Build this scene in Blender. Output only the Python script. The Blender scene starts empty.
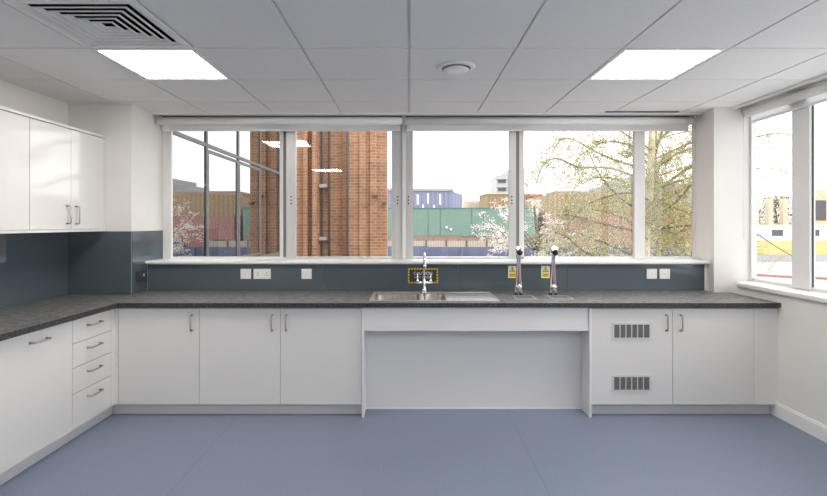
import bpy, bmesh, math, random
from mathutils import Vector, Matrix
random.seed(7)
S = bpy.context.scene
COL = S.collection
H = 1.42            # eye height
CEIL = 2.405
GROUND = -3.0
ORG = {}

# ------------------------------------------------------------------ helpers
def box(bm, x0, x1, y0, y1, z0, z1, bev=0.0):
    vs = [bm.verts.new((x, y, z)) for z in (z0, z1) for (x, y) in ((x0, y0), (x1, y0), (x1, y1), (x0, y1))]
    fs = [(0, 3, 2, 1), (4, 5, 6, 7), (0, 1, 5, 4), (1, 2, 6, 5), (2, 3, 7, 6), (3, 0, 4, 7)]
    fl = [bm.faces.new([vs[i] for i in f]) for f in fs]
    if bev > 0:
        es = set()
        for f in fl:
            es.update(f.edges)
        bmesh.ops.bevel(bm, geom=list(es), offset=bev, segments=2, profile=0.5, affect='EDGES')

def prism(bm, pts, z0, z1):
    """vertical prism from a counter-clockwise plan outline"""
    a = [bm.verts.new((x, y, z0)) for x, y in pts]
    b = [bm.verts.new((x, y, z1)) for x, y in pts]
    n = len(pts)
    bm.faces.new(list(reversed(a)))
    bm.faces.new(b)
    for i in range(n):
        bm.faces.new((a[i], a[(i + 1) % n], b[(i + 1) % n], b[i]))

def frame_axes(d):
    d = d.normalized()
    u = d.cross(Vector((0, 0, 1)))
    if u.length < 1e-3:
        u = d.cross(Vector((0, 1, 0)))
    u.normalize()
    return u, d.cross(u).normalized()

def tube(bm, pts, r, seg=10, caps=True):
    pts = [Vector(p) for p in pts]
    n = len(pts)
    rs = r if isinstance(r, (list, tuple)) else [r] * n
    rings = []
    u = None
    for i, p in enumerate(pts):
        d = (pts[min(i + 1, n - 1)] - pts[max(i - 1, 0)]).normalized()
        if u is None:
            u, v = frame_axes(d)
        else:
            u = (u - d * u.dot(d))
            if u.length < 1e-4:
                u, v = frame_axes(d)
            u.normalize()
            v = d.cross(u).normalized()
        rings.append([bm.verts.new(p + (u * math.cos(2 * math.pi * k / seg) + v * math.sin(2 * math.pi * k / seg)) * rs[i]) for k in range(seg)])
    for a, b in zip(rings, rings[1:]):
        for k in range(seg):
            f = bm.faces.new((a[k], a[(k + 1) % seg], b[(k + 1) % seg], b[k]))
            f.smooth = True
    if caps:
        bm.faces.new(list(reversed(rings[0])))
        bm.faces.new(rings[-1])

def lathe(bm, prof, c, axis=Vector((0, 0, 1)), seg=32):
    """prof: list of (radius, height along axis)"""
    axis = Vector(axis).normalized()
    u, v = frame_axes(axis)
    c = Vector(c)
    rings = []
    for r, h in prof:
        rings.append([bm.verts.new(c + axis * h + (u * math.cos(2 * math.pi * k / seg) + v * math.sin(2 * math.pi * k / seg)) * max(r, 1e-5)) for k in range(seg)])
    for a, b in zip(rings, rings[1:]):
        for k in range(seg):
            f = bm.faces.new((a[k], a[(k + 1) % seg], b[(k + 1) % seg], b[k]))
            f.smooth = True
    bm.faces.new(list(reversed(rings[0])))
    bm.faces.new(rings[-1])

def spline(pts, n=8):
    pts = [Vector(p) for p in pts]
    out = []
    P = [pts[0] * 2 - pts[1]] + pts + [pts[-1] * 2 - pts[-2]]
    for i in range(1, len(P) - 2):
        p0, p1, p2, p3 = P[i - 1], P[i], P[i + 1], P[i + 2]
        for k in range(n):
            t = k / n
            out.append(0.5 * ((2 * p1) + (p2 - p0) * t + (2 * p0 - 5 * p1 + 4 * p2 - p3) * t * t + (3 * p1 - p0 - 3 * p2 + p3) * t ** 3))
    out.append(pts[-1])
    return out

def obj(name, bm, mat, parent=None, origin=None, normals=True):
    if normals:
        bmesh.ops.recalc_face_normals(bm, faces=bm.faces[:])
    if parent is not None:
        org = ORG[parent.name]
    elif origin is not None:
        org = Vector(origin)
    else:
        xs = [v.co for v in bm.verts]
        lo = [min(c[i] for c in xs) for i in range(3)]
        hi = [max(c[i] for c in xs) for i in range(3)]
        org = Vector(((lo[0] + hi[0]) / 2, (lo[1] + hi[1]) / 2, lo[2]))
    for v in bm.verts:
        v.co -= org
    me = bpy.data.meshes.new(name)
    bm.to_mesh(me)
    bm.free()
    me.materials.append(mat)
    o = bpy.data.objects.new(name, me)
    COL.objects.link(o)
    if parent is not None:
        o.parent = parent
    else:
        o.location = org
    ORG[o.name] = Vector(org)
    return o

def tag(o, label, cat, group=None, kind=None):
    o['label'] = label
    o['category'] = cat
    if group:
        o['group'] = group
    if kind:
        o['kind'] = kind
    return o

def thing(name, label, cat, loc, group=None):
    o = bpy.data.objects.new(name, None)
    o.empty_display_size = 0.1
    COL.objects.link(o)
    o.location = loc
    ORG[o.name] = Vector(loc)
    return tag(o, label, cat, group)

def struct(name, bm, mat, label=None, parent=None):
    o = obj(name, bm, mat, parent, origin=(0, 0, 0) if parent is None else None)
    if parent is None:
        o['kind'] = 'structure'
    if label:
        o['label'] = label
    return o

def B(*boxes, bev=0.0):
    bm = bmesh.new()
    for b in boxes:
        box(bm, *b, bev=bev)
    return bm

# ------------------------------------------------------------------ materials
def mat(name, color, rough=0.5, metal=0.0, coat=0.0, spec=0.5, noise=None, bump=None, transl=None):
    m = bpy.data.materials.new(name)
    m.use_nodes = True
    nt = m.node_tree
    p = nt.nodes['Principled BSDF']
    p.inputs['Base Color'].default_value = (*color, 1)
    p.inputs['Roughness'].default_value = rough
    p.inputs['Metallic'].default_value = metal
    p.inputs['Coat Weight'].default_value = coat
    p.inputs['Coat Roughness'].default_value = 0.03
    p.inputs['Specular IOR Level'].default_value = spec
    tc = nt.nodes.new('ShaderNodeTexCoord')
    if noise:                       # (scale, second colour, detail, low, high)
        sc, c2, det, lo, hi = noise[:5]
        mp = nt.nodes.new('ShaderNodeMapping')
        mp.inputs['Scale'].default_value = noise[5] if len(noise) > 5 else (1, 1, 1)
        nz = nt.nodes.new('ShaderNodeTexNoise')
        nz.inputs['Scale'].default_value = sc
        nz.inputs['Detail'].default_value = det
        rp = nt.nodes.new('ShaderNodeValToRGB')
        rp.color_ramp.elements[0].position = lo
        rp.color_ramp.elements[1].position = hi
        rp.color_ramp.elements[0].color = (*color, 1)
        rp.color_ramp.elements[1].color = (*c2, 1)
        nt.links.new(tc.outputs['Object'], mp.inputs['Vector'])
        nt.links.new(mp.outputs['Vector'], nz.inputs['Vector'])
        nt.links.new(nz.outputs['Fac'], rp.inputs['Fac'])
        nt.links.new(rp.outputs['Color'], p.inputs['Base Color'])
    if bump:
        nb = nt.nodes.new('ShaderNodeTexNoise')
        nb.inputs['Scale'].default_value = bump[0]
        nb.inputs['Detail'].default_value = 4
        bp = nt.nodes.new('ShaderNodeBump')
        bp.inputs['Strength'].default_value = bump[1]
        bp.inputs['Distance'].default_value = 0.002
        nt.links.new(tc.outputs['Object'], nb.inputs['Vector'])
        nt.links.new(nb.outputs['Fac'], bp.inputs['Height'])
        nt.links.new(bp.outputs['Normal'], p.inputs['Normal'])
    if transl:
        tr = nt.nodes.new('ShaderNodeBsdfTranslucent')
        tr.inputs['Color'].default_value = (*color, 1)
        mx = nt.nodes.new('ShaderNodeMixShader')
        mx.inputs['Fac'].default_value = transl
        out = nt.nodes['Material Output']
        nt.links.new(p.outputs[0], mx.inputs[1])
        nt.links.new(tr.outputs[0], mx.inputs[2])
        nt.links.new(mx.outputs[0], out.inputs['Surface'])
    return m

def emit_mat(name, color, strength):
    m = bpy.data.materials.new(name)
    m.use_nodes = True
    p = m.node_tree.nodes['Principled BSDF']
    p.inputs['Base Color'].default_value = (0.9, 0.9, 0.9, 1)
    p.inputs['Emission Color'].default_value = (*color, 1)
    p.inputs['Emission Strength'].default_value = strength
    return m

def schlick(nt, f0):
    lw = nt.nodes.new('ShaderNodeLayerWeight')
    lw.inputs['Blend'].default_value = 0.5
    pw = nt.nodes.new('ShaderNodeMath')
    pw.operation = 'POWER'
    pw.inputs[1].default_value = 5
    ma = nt.nodes.new('ShaderNodeMath')
    ma.operation = 'MULTIPLY_ADD'
    ma.inputs[1].default_value = 1 - f0
    ma.inputs[2].default_value = f0
    nt.links.new(lw.outputs['Facing'], pw.inputs[0])
    nt.links.new(pw.outputs[0], ma.inputs[0])
    return ma.outputs[0]

def glass_mat(name, tint, f0=0.04):
    m = bpy.data.materials.new(name)
    m.use_nodes = True
    nt = m.node_tree
    nt.nodes.remove(nt.nodes['Principled BSDF'])
    t = nt.nodes.new('ShaderNodeBsdfTransparent')
    t.inputs['Color'].default_value = (*tint, 1)
    g = nt.nodes.new('ShaderNodeBsdfGlossy')
    g.inputs['Roughness'].default_value = 0.0
    mx = nt.nodes.new('ShaderNodeMixShader')
    nt.links.new(schlick(nt, f0), mx.inputs[0])
    nt.links.new(t.outputs[0], mx.inputs[1])
    nt.links.new(g.outputs[0], mx.inputs[2])
    nt.links.new(mx.outputs[0], nt.nodes['Material Output'].inputs['Surface'])
    return m

def mirror_glass(name, ior):
    """solar-control glazing: a mirror whose strength follows the Fresnel law"""
    m = bpy.data.materials.new(name)
    m.use_nodes = True
    nt = m.node_tree
    nt.nodes.remove(nt.nodes['Principled BSDF'])
    fr = nt.nodes.new('ShaderNodeFresnel')
    fr.inputs['IOR'].default_value = ior
    g = nt.nodes.new('ShaderNodeBsdfGlossy')
    g.inputs['Roughness'].default_value = 0.0
    nt.links.new(fr.outputs[0], g.inputs['Color'])
    nt.links.new(g.outputs[0], nt.nodes['Material Output'].inputs['Surface'])
    return m

def brick_mat(name, c1, c2, mortar, bw=0.225, bh=0.075, ms=0.006):
    m = bpy.data.materials.new(name)
    m.use_nodes = True
    nt = m.node_tree
    p = nt.nodes['Principled BSDF']
    p.inputs['Roughness'].default_value = 0.85
    geo = nt.nodes.new('ShaderNodeNewGeometry')
    sp = nt.nodes.new('ShaderNodeSeparateXYZ')
    ad = nt.nodes.new('ShaderNodeMath')
    cb = nt.nodes.new('ShaderNodeCombineXYZ')
    br = nt.nodes.new('ShaderNodeTexBrick')
    br.inputs['Color1'].default_value = (*c1, 1)
    br.inputs['Color2'].default_value = (*c2, 1)
    br.inputs['Mortar'].default_value = (*mortar, 1)
    br.inputs['Scale'].default_value = 1.0
    br.inputs['Mortar Size'].default_value = ms
    br.inputs['Brick Width'].default_value = bw
    br.inputs['Row Height'].default_value = bh
    br.inputs['Bias'].default_value = -0.15
    nz = nt.nodes.new('ShaderNodeTexNoise')
    nz.inputs['Scale'].default_value = 2.2
    nz.inputs['Detail'].default_value = 6
    mx = nt.nodes.new('ShaderNodeMix')
    mx.data_type = 'RGBA'
    mx.blend_type = 'MULTIPLY'
    rp = nt.nodes.new('ShaderNodeValToRGB')
    rp.color_ramp.elements[0].position = 0.3
    rp.color_ramp.elements[1].position = 0.7
    rp.color_ramp.elements[0].color = (0.72, 0.68, 0.66, 1)
    rp.color_ramp.elements[1].color = (1.1, 1.05, 1.0, 1)
    L = nt.links.new
    L(geo.outputs['Position'], sp.inputs[0])
    L(sp.outputs['X'], ad.inputs[0])
    L(sp.outputs['Y'], ad.inputs[1])
    L(ad.outputs[0], cb.inputs['X'])
    L(sp.outputs['Z'], cb.inputs['Y'])
    L(cb.outputs[0], br.inputs['Vector'])
    L(geo.outputs['Position'], nz.inputs['Vector'])
    L(nz.outputs['Fac'], rp.inputs['Fac'])
    mx.inputs[0].default_value = 0.8
    L(br.outputs['Color'], mx.inputs[6])
    L(rp.outputs['Color'], mx.inputs[7])
    L(mx.outputs[2], p.inputs['Base Color'])
    return m

def stripe_mat(name, c1, c2, scale, axis='X', lo=0.45, hi=0.55, rough=0.7):
    """vertical or horizontal cladding ribs"""
    m = bpy.data.materials.new(name)
    m.use_nodes = True
    nt = m.node_tree
    p = nt.nodes['Principled BSDF']
    p.inputs['Roughness'].default_value = rough
    geo = nt.nodes.new('ShaderNodeNewGeometry')
    w = nt.nodes.new('ShaderNodeTexWave')
    w.bands_direction = axis
    w.inputs['Scale'].default_value = scale
    w.inputs['Distortion'].default_value = 0.4
    rp = nt.nodes.new('ShaderNodeValToRGB')
    rp.color_ramp.elements[0].position = lo
    rp.color_ramp.elements[1].position = hi
    rp.color_ramp.elements[0].color = (*c1, 1)
    rp.color_ramp.elements[1].color = (*c2, 1)
    nt.links.new(geo.outputs['Position'], w.inputs['Vector'])
    nt.links.new(w.outputs['Fac'], rp.inputs['Fac'])
    nt.links.new(rp.outputs['Color'], p.inputs['Base Color'])
    return m

def worktop_mat():
    m = bpy.data.materials.new('worktop_stone')
    m.use_nodes = True
    nt = m.node_tree
    p = nt.nodes['Principled BSDF']
    p.inputs['Roughness'].default_value = 0.42
    p.inputs['Specular IOR Level'].default_value = 0.5
    geo = nt.nodes.new('ShaderNodeNewGeometry')
    mp = nt.nodes.new('ShaderNodeMapping')
    mp.inputs['Scale'].default_value = (1.0, 3.2, 2.2)
    a = nt.nodes.new('ShaderNodeTexNoise')
    a.inputs['Scale'].default_value = 14
    a.inputs['Detail'].default_value = 10
    a.inputs['Roughness'].default_value = 0.72
    b = nt.nodes.new('ShaderNodeTexNoise')
    b.inputs['Scale'].default_value = 110
    b.inputs['Detail'].default_value = 3
    ad = nt.nodes.new('ShaderNodeMath')
    ad.operation = 'MULTIPLY_ADD'
    ad.inputs[1].default_value = 0.45
    rp = nt.nodes.new('ShaderNodeValToRGB')
    e = rp.color_ramp.elements
    e[0].position = 0.60
    e[0].color = (0.024, 0.024, 0.025, 1)
    e[1].position = 0.92
    e[1].color = (0.38, 0.375, 0.37, 1)
    k = e.new(0.74)
    k.color = (0.150, 0.147, 0.144, 1)
    L = nt.links.new
    L(geo.outputs['Position'], mp.inputs['Vector'])
    L(mp.outputs[0], a.inputs['Vector'])
    L(geo.outputs['Position'], b.inputs['Vector'])
    L(b.outputs['Fac'], ad.inputs[0])
    L(a.outputs['Fac'], ad.inputs[2])
    L(ad.outputs[0], rp.inputs['Fac'])
    L(rp.outputs['Color'], p.inputs['Base Color'])
    return m

M = {}
M['wall'] = mat('wall_paint', (0.755, 0.735, 0.70), 0.75, noise=(3, (0.775, 0.755, 0.72), 3, .4, .6), bump=(180, .08))
M['ceil'] = mat('ceiling_tile', (0.80, 0.79, 0.78), 0.9, noise=(260, (0.75, 0.74, 0.73), 3, .45, .62), bump=(200, .15))
M['grid'] = mat('ceiling_tee', (0.74, 0.73, 0.72), 0.5)
M['trimw'] = mat('white_gloss_paint', (0.86, 0.855, 0.84), 0.3, noise=(4, (0.84, 0.835, 0.82), 2, .4, .6))
M['floor'] = mat('blue_vinyl', (0.172, 0.207, 0.292), 0.40, noise=(90, (0.212, 0.250, 0.335), 6, .35, .68), bump=(260, .06))
M['seam'] = mat('vinyl_weld', (0.145, 0.172, 0.235), 0.4)
M['door'] = mat('gloss_white_laminate', (0.755, 0.738, 0.718), 0.03, spec=0.85, noise=(1.5, (0.745, 0.728, 0.708), 2, .4, .6))
M['panel'] = mat('satin_white_laminate', (0.77, 0.765, 0.77), 0.35, noise=(1.5, (0.76, 0.755, 0.76), 2, .4, .6))
M['plinth'] = mat('grey_white_plinth', (0.62, 0.62, 0.63), 0.3, noise=(2, (0.60, 0.60, 0.61), 2, .4, .6))
M['carcass'] = mat('carcass_white', (0.70, 0.70, 0.71), 0.4)
M['nickel'] = mat('brushed_nickel', (0.46, 0.43, 0.38), 0.28, metal=1.0, noise=(60, (0.50, 0.47, 0.42), 2, .4, .6))
M['chrome'] = mat('chrome', (0.80, 0.80, 0.82), 0.06, metal=1.0)
M['steel'] = mat('brushed_steel', (0.64, 0.62, 0.60), 0.42, metal=1.0, noise=(40, (0.68, 0.67, 0.66), 4, .35, .65, (1, 8, 1)))
M['bowl'] = mat('bowl_steel', (0.36, 0.33, 0.30), 0.34, metal=1.0, noise=(30, (0.42, 0.39, 0.36), 3, .4, .6))
M['grate'] = mat('dull_steel', (0.26, 0.26, 0.26), 0.45, metal=0.8)
M['edge'] = mat('worktop_edge_shaded', (0.022, 0.021, 0.021), 0.5, noise=(95, (0.17, 0.165, 0.16), 5, .5, .75))  # worktop laminate toned darker: shade of the front faces put into the colour
M['work'] = worktop_mat()
M['splash'] = mat('slate_acrylic', (0.082, 0.108, 0.128), 0.05, coat=0.2, noise=(2, (0.086, 0.113, 0.133), 2, .4, .6))
M['alu'] = mat('grey_aluminium', (0.60, 0.595, 0.58), 0.35, metal=0.15, noise=(30, (0.63, 0.625, 0.61), 2, .4, .6, (1, 1, .1)))
M['aluw'] = mat('white_aluminium', (0.80, 0.795, 0.785), 0.35, noise=(4, (0.78, 0.775, 0.765), 2, .4, .6))
M['gasket'] = mat('dark_gasket', (0.05, 0.05, 0.055), 0.5)
M['gap'] = mat('grey_gap_seal', (0.20, 0.20, 0.195), 0.5)
M['glass'] = glass_mat('window_glass', (0.96, 0.965, 0.965), 0.034)
M['blind'] = mat('blind_fabric', (0.88, 0.875, 0.87), 0.8, noise=(300, (0.84, 0.835, 0.83), 2, .4, .6), transl=0.55)
M['blindr'] = mat('blind_roll_fabric', (0.90, 0.895, 0.89), 0.6, noise=(200, (0.87, 0.865, 0.86), 2, .4, .6))
M['white'] = mat('white_plastic', (0.82, 0.81, 0.79), 0.3)
M['dark'] = mat('dark_plastic', (0.012, 0.012, 0.013), 0.35)
M['dsock'] = mat('dark_grey_plastic', (0.045, 0.055, 0.062), 0.3)
M['red'] = mat('red_plastic', (0.50, 0.05, 0.03), 0.35)
M['copper'] = mat('copper_red_strip', (0.75, 0.28, 0.18), 0.3, metal=0.6)
M['lamp'] = emit_mat('led_diffuser', (1.0, 0.945, 0.87), 21.0)
M['duct'] = mat('duct_black', (0.012, 0.012, 0.012), 0.8)
M['vent'] = mat('vent_white_metal', (0.78, 0.775, 0.77), 0.4)
M['signb'] = mat('sign_black', (0.035, 0.033, 0.033), 0.4)
M['yellow'] = mat('sign_yellow', (0.86, 0.68, 0.02), 0.4)
M['vyellow'] = mat('vent_grey', (0.42, 0.42, 0.43), 0.4)
M['grille'] = mat('grille_grey', (0.62, 0.62, 0.64), 0.35)
M['slat'] = mat('grille_slat', (0.16, 0.16, 0.155), 0.45)
# outdoors
M['brick'] = brick_mat('orange_brick', (0.43, 0.23, 0.13), (0.28, 0.145, 0.082), (0.54, 0.41, 0.29))
M['brick2'] = brick_mat('pink_brick', (0.30, 0.205, 0.17), (0.26, 0.175, 0.145), (0.32, 0.27, 0.23))
M['mirror'] = mirror_glass('reflective_glazing', 4.6)
M['wingframe'] = mat('grey_wing_frame', (0.085, 0.085, 0.083), 0.5, noise=(8, (0.10, 0.10, 0.098), 2, .4, .6))
M['ground'] = mat('pale_tarmac', (0.44, 0.40, 0.39), 0.9, noise=(0.25, (0.36, 0.33, 0.32), 6, .4, .6))
M['green'] = stripe_mat('green_cladding', (0.17, 0.265, 0.215), (0.15, 0.24, 0.195), 1.6, 'Z', .1, .3)
M['greend'] = mat('dark_green', (0.07, 0.15, 0.13), 0.6)
M['blueb'] = stripe_mat('blue_cladding', (0.17, 0.19, 0.29), (0.215, 0.235, 0.335), .35, 'X', .3, .7)
M['hoard'] = stripe_mat('blue_hoarding', (0.095, 0.11, 0.18), (0.11, 0.125, 0.195), .25, 'X', .4, .6)
M['hoardt'] = mat('blue_hoarding_band', (0.13, 0.155, 0.25), 0.6)
M['timber'] = stripe_mat('pale_timber', (0.36, 0.31, 0.25), (0.44, 0.39, 0.32), 1.2, 'X', .3, .7)
M['brown'] = stripe_mat('brown_timber', (0.25, 0.17, 0.09), (0.33, 0.235, 0.13), .55, 'X', .2, .8)
M['maroon'] = stripe_mat('maroon_steel', (0.29, 0.135, 0.125), (0.34, 0.17, 0.16), .9, 'X', .2, .8)
M['redp'] = mat('red_steel', (0.40, 0.10, 0.06), 0.5)
M['tower'] = mat('white_render', (0.42, 0.42, 0.42), 0.8, noise=(.3, (0.38, 0.38, 0.39), 2, .4, .6))
M['greyb'] = mat('grey_concrete', (0.36, 0.36, 0.37), 0.8, noise=(.3, (0.32, 0.32, 0.33), 2, .4, .6))
M['orangeb'] = mat('orange_render', (0.55, 0.36, 0.20), 0.8)
M['beige'] = mat('beige_stone', (0.60, 0.50, 0.36), 0.8, noise=(.5, (0.55, 0.46, 0.33), 2, .4, .6))
M['dwin'] = mat('dark_window', (0.06, 0.06, 0.07), 0.15)
M['cabin'] = mat('white_cabin', (0.80, 0.80, 0.80), 0.5)
M['hyellow'] = mat('yellow_hoarding', (0.62, 0.50, 0.20), 0.6, noise=(.2, (0.58, 0.47, 0.20), 2, .4, .6))
M['bark'] = mat('birch_bark', (0.60, 0.50, 0.36), 0.8, noise=(9, (0.22, 0.17, 0.12), 6, .58, .72, (1, 1, 3)))
M['branch'] = mat('birch_branch', (0.075, 0.058, 0.042), 0.85, noise=(20, (0.15, 0.115, 0.08), 3, .4, .6))
M['branchp'] = mat('pale_branch', (0.30, 0.235, 0.145), 0.85, noise=(20, (0.22, 0.17, 0.105), 3, .4, .6))
M['leaf'] = mat('spring_leaf', (0.40, 0.42, 0.14), 0.6, noise=(1.5, (0.58, 0.53, 0.24), 2, .4, .6), transl=0.45)
M['blossom'] = mat('white_blossom', (0.82, 0.80, 0.76), 0.7, noise=(3, (0.78, 0.72, 0.60), 2, .45, .7), transl=0.25)
M['treeb'] = mat('grey_twigs', (0.20, 0.16, 0.11), 0.9, noise=(4, (0.27, 0.24, 0.13), 2, .4, .6))
M['hedge'] = mat('olive_leaves', (0.17, 0.16, 0.075), 0.8, noise=(2, (0.23, 0.20, 0.11), 2, .4, .6), transl=0.3)

# ------------------------------------------------------------------ camera
cam = bpy.data.cameras.new('camera')
co = bpy.data.objects.new('camera', cam)
COL.objects.link(co)
co.location = (0, 0, H)
co.rotation_euler = (math.radians(90), 0, 0)
cam.sensor_fit = 'HORIZONTAL'
cam.sensor_width = 36
cam.lens = 36 * 488 / 827
cam.shift_x = (413.5 - 409) / 827
cam.shift_y = (224 - 248) / 827
cam.clip_end = 600
S.camera = co

# ------------------------------------------------------------------ room shell
XL, XR, YF = -2.795, 2.722, -6.2          # left wall, right wall, wall behind the camera
YW = 4.24                                # wall under the back windows
PX, PY = -2.275, 4.0                     # left pier
struct('floor', B((XL - .2, XR + .3, YF - .2, 4.7, -.12, 0)), M['floor'], 'blue vinyl sheet floor')
for x in (-1.265, .738):
    struct('floor_seam', B((x - .0025, x + .0025, YF, 3.75, 0, .0004)), M['seam'], None, bpy.data.objects['floor'])
# ceiling of tegular tiles in a tee grid
bm = bmesh.new()
ys = [2.735 + .602 * k for k in range(-15, 3)] + [4.33]
xs = [XL] + [.6 * k for k in range(-4, 5)] + [XR + .02]
special = {(-1.8, 2.133): 1, (-1.8, 2.735): 1, (1.2, 2.735): 1, (-1.8, -.275): 1, (1.2, -.275): 1, (0, -3.285): 1, (1.2, -3.285): 1}
ys[0] = YF
for i in range(len(xs) - 1):
    for j in range(len(ys) - 1):
        if any(abs(xs[i] - a) < .02 and abs(ys[j] - b) < .02 for (a, b) in special):
            continue
        if ys[j + 1] > PY and xs[i + 1] < PX:
            y1 = PY
        else:
            y1 = ys[j + 1]
        if y1 - ys[j] < .02:
            continue
        g = .0075
        box(bm, xs[i] + g, xs[i + 1] - g, ys[j] + g, y1 - g, CEIL, CEIL + .025)
ceil = struct('ceiling', bm, M['ceil'], 'white suspended ceiling of square tiles')
bm = bmesh.new()
for x in xs[1:-1]:
    box(bm, x - .012, x + .012, YF, 4.33, CEIL + .011, CEIL + .03)
for y in ys[1:-1]:
    box(bm, XL, XR, y - .012, y + .012, CEIL + .0115, CEIL + .03)
struct('ceiling_grid', bm, M['grid'], None, ceil)
struct('ceiling_slab', B((XL - .2, XR + .5, YF - .2, 4.75, CEIL + .26, CEIL + .4)), M['wall'], None, ceil)
bm = bmesh.new()
box(bm, PX, 2.60, 4.315, 4.335, CEIL - .018, CEIL + .03)
struct('trim_1', bm, M['trimw'], 'white ceiling edge trim above the back windows')
bm = bmesh.new()
box(bm, XR, XR + .02, YF, 4.12, CEIL - .018, CEIL + .03)
struct('trim_2', bm, M['trimw'], 'white ceiling edge trim above the right window')
bm = bmesh.new()
box(bm, 1.72, 2.36, 4.26, 4.29, CEIL - .006, CEIL)
struct('trim_3', bm, M['gasket'], 'thin dark strip on the ceiling edge at right')

struct('wall_left', B((XL - .15, XL, YF - .15, 4.7, 0, CEIL + .3)), M['wall'], 'off-white painted left wall')
struct('wall_front', B((XL, XR + .3, YF - .15, YF, 0, CEIL + .3)), M['wall'], 'wall behind the camera')
struct('wall_corner_left', B((XL, PX, PY, 4.62, 0, CEIL + .3)), M['wall'], 'off-white pier left of the back windows')
bm = bmesh.new()
prism(bm, [(2.575, 4.12), (2.895, 4.12), (2.93, 4.72), (2.80, 4.72), (2.66, 4.56), (2.640, 4.49)], 0, CEIL + .3)
struct('wall_corner_right', bm, M['wall'], 'off-white splayed column right of the back windows')
struct('wall_back', B((PX, 2.60, YW, 4.62, 0, 1.074), (PX, 2.64, 4.46, 4.72, 2.40, CEIL + .3)), M['wall'], 'low wall below the back windows')
struct('wall_right', B((XR, 3.02, YF, 4.12, 0, .905), (2.86, 3.05, YF, 4.12, 2.40, CEIL + .3), (XR + .0, 2.86, YF, 4.12, CEIL + .01, CEIL + .3)), M['wall'], 'low off-white wall below the right window')
bm = bmesh.new()
box(bm, XR - .016, XR, YF, 3.66, 0, .092)
box(bm, XR - .010, XR, YF, 3.66, .092, .104)
struct('baseboard_right', bm, M['trimw'], 'white skirting board along the right wall')

# ------------------------------------------------------------------ windows
def sash(x0, x1, z0, z1, y0, y1, wl, wr, wb, wt):
    return B((x0, x0 + wl, y0, y1, z0, z1), (x1 - wr, x1, y0, y1, z0, z1),
             (x0 + wl, x1 - wr, y0, y1, z0, z0 + wb), (x0 + wl, x1 - wr, y0, y1, z1 - wt, z1))

Z0, Z1 = 1.10, 2.40
def pane(parent, x0, x1, y, z0=Z0 + .015, z1=Z1 - .03):
    obj('pane', B((x0, x1, y, y + .006, z0, z1)), M['glass'], parent)

def catch(parent, x, y):
    bm = bmesh.new()
    for k in range(3):
        lathe(bm, [(.0075, 0), (.0075, .004)], (x, y, 1.608 + .031 * k), (0, -1, 0), 10)
    obj('catch', bm, M['gasket'], parent)

# window_1: the left pair
bm = B((-2.274, -2.192, 4.50, 4.52, Z0, Z1), (-1.199, -1.120, 4.57, 4.62, Z0, Z1), (-.060, -.045, 4.47, 4.62, Z0, Z1),
       (-2.192, -.06, 4.52, 4.62, Z0 - .02, Z0 + .012), (-2.192, -.06, 4.52, 4.62, Z1 - .04, Z1))
w1 = struct('window_1', bm, M['aluw'], 'left pair of window lights over the worktop')
obj('sash', sash(-2.245, -1.165, Z0, Z1, 4.53, 4.56, .038, .034, .014, .04), M['aluw'], w1)
obj('sash', sash(-1.130, -.0605, Z0, Z1, 4.49, 4.52, .088, .100, .014, .04), M['alu'], w1)
bm = B((-1.1645, -1.131, 4.525, 4.555, Z0, Z1))
obj('gasket', bm, M['gap'], w1)
pane(w1, -2.207, -1.199, 4.545)
pane(w1, -1.042, -.160, 4.505)
catch(w1, -1.085, 4.49)
catch(w1, -.105, 4.49)
# window_2: the right three lights
bm = B((-.045, -.030, 4.47, 4.62, Z0, Z1), (1.018, 1.065, 4.52, 4.62, Z0, Z1), (2.080, 2.176, 4.50, 4.54, Z0, Z1),
       (2.638, 2.66, 4.50, 4.55, Z0, Z1), (-.03, 2.638, 4.52, 4.62, Z0 - .02, Z0 + .012), (-.03, 2.638, 4.52, 4.62, Z1 - .04, Z1))
w2 = struct('window_2', bm, M['aluw'], 'right three window lights over the worktop')
obj('sash', sash(-.0295, .985, Z0, Z1, 4.49, 4.52, .0675, .063, .014, .04), M['alu'], w2)
obj('gasket', B((.986, 1.017, 4.505, 4.53, Z0, Z1)), M['gap'], w2)
pane(w2, .038, .922, 4.505)
pane(w2, 1.065, 2.080, 4.533)
pane(w2, 2.176, 2.638, 4.53)
catch(w2, -.005, 4.49)
catch(w2, .945, 4.49)
# sill along both
bm = bmesh.new()
box(bm, PX, 2.592, 4.195, 4.53, 1.076, 1.100, bev=.006)
sl = struct('window_sill', bm, M['trimw'], None, w2)
# window_3: right wall
WX = 2.90
R0, R1 = .945, 2.40
bm = bmesh.new()
for (a, b) in ((3.507, 3.668), (4.100, 4.118), (1.75, 1.92), (.0, .17), (-1.75, -1.58), (-3.5, -3.33), (-6.2, -6.15)):
    box(bm, WX - .022, WX + .02, a, b, R0, R1)
box(bm, WX - .01, WX + .03, YF, 4.118, R0 - .03, R0 + .02)
box(bm, WX - .01, WX + .03, YF, 4.118, R1 - .04, R1)
w3 = struct('window_3', bm, M['aluw'], 'tall window run on the right wall')
edges = [4.100, 3.668, 3.507, 1.92, 1.75, .17, 0, -1.58, -1.75, -3.33, -3.5, -6.15]
for k in range(0, len(edges), 2):
    a, b = edges[k + 1], edges[k]
    obj('pane', B((WX + .004, WX + .010, a, b, R0 + .02, R1 - .04)), M['glass'], w3)
obj('gasket', B((WX - .003, WX + .003, 3.498, 3.5065, R0 + .02, R1 - .04)), M['gasket'], w3)
bm = bmesh.new()
box(bm, 2.700, WX + .06, YF, 4.035, .905, .940, bev=.008)
box(bm, 2.760, WX + .06, 4.036, 4.115, .905, .940)
struct('window_sill', bm, M['trimw'], None, w3)

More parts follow.
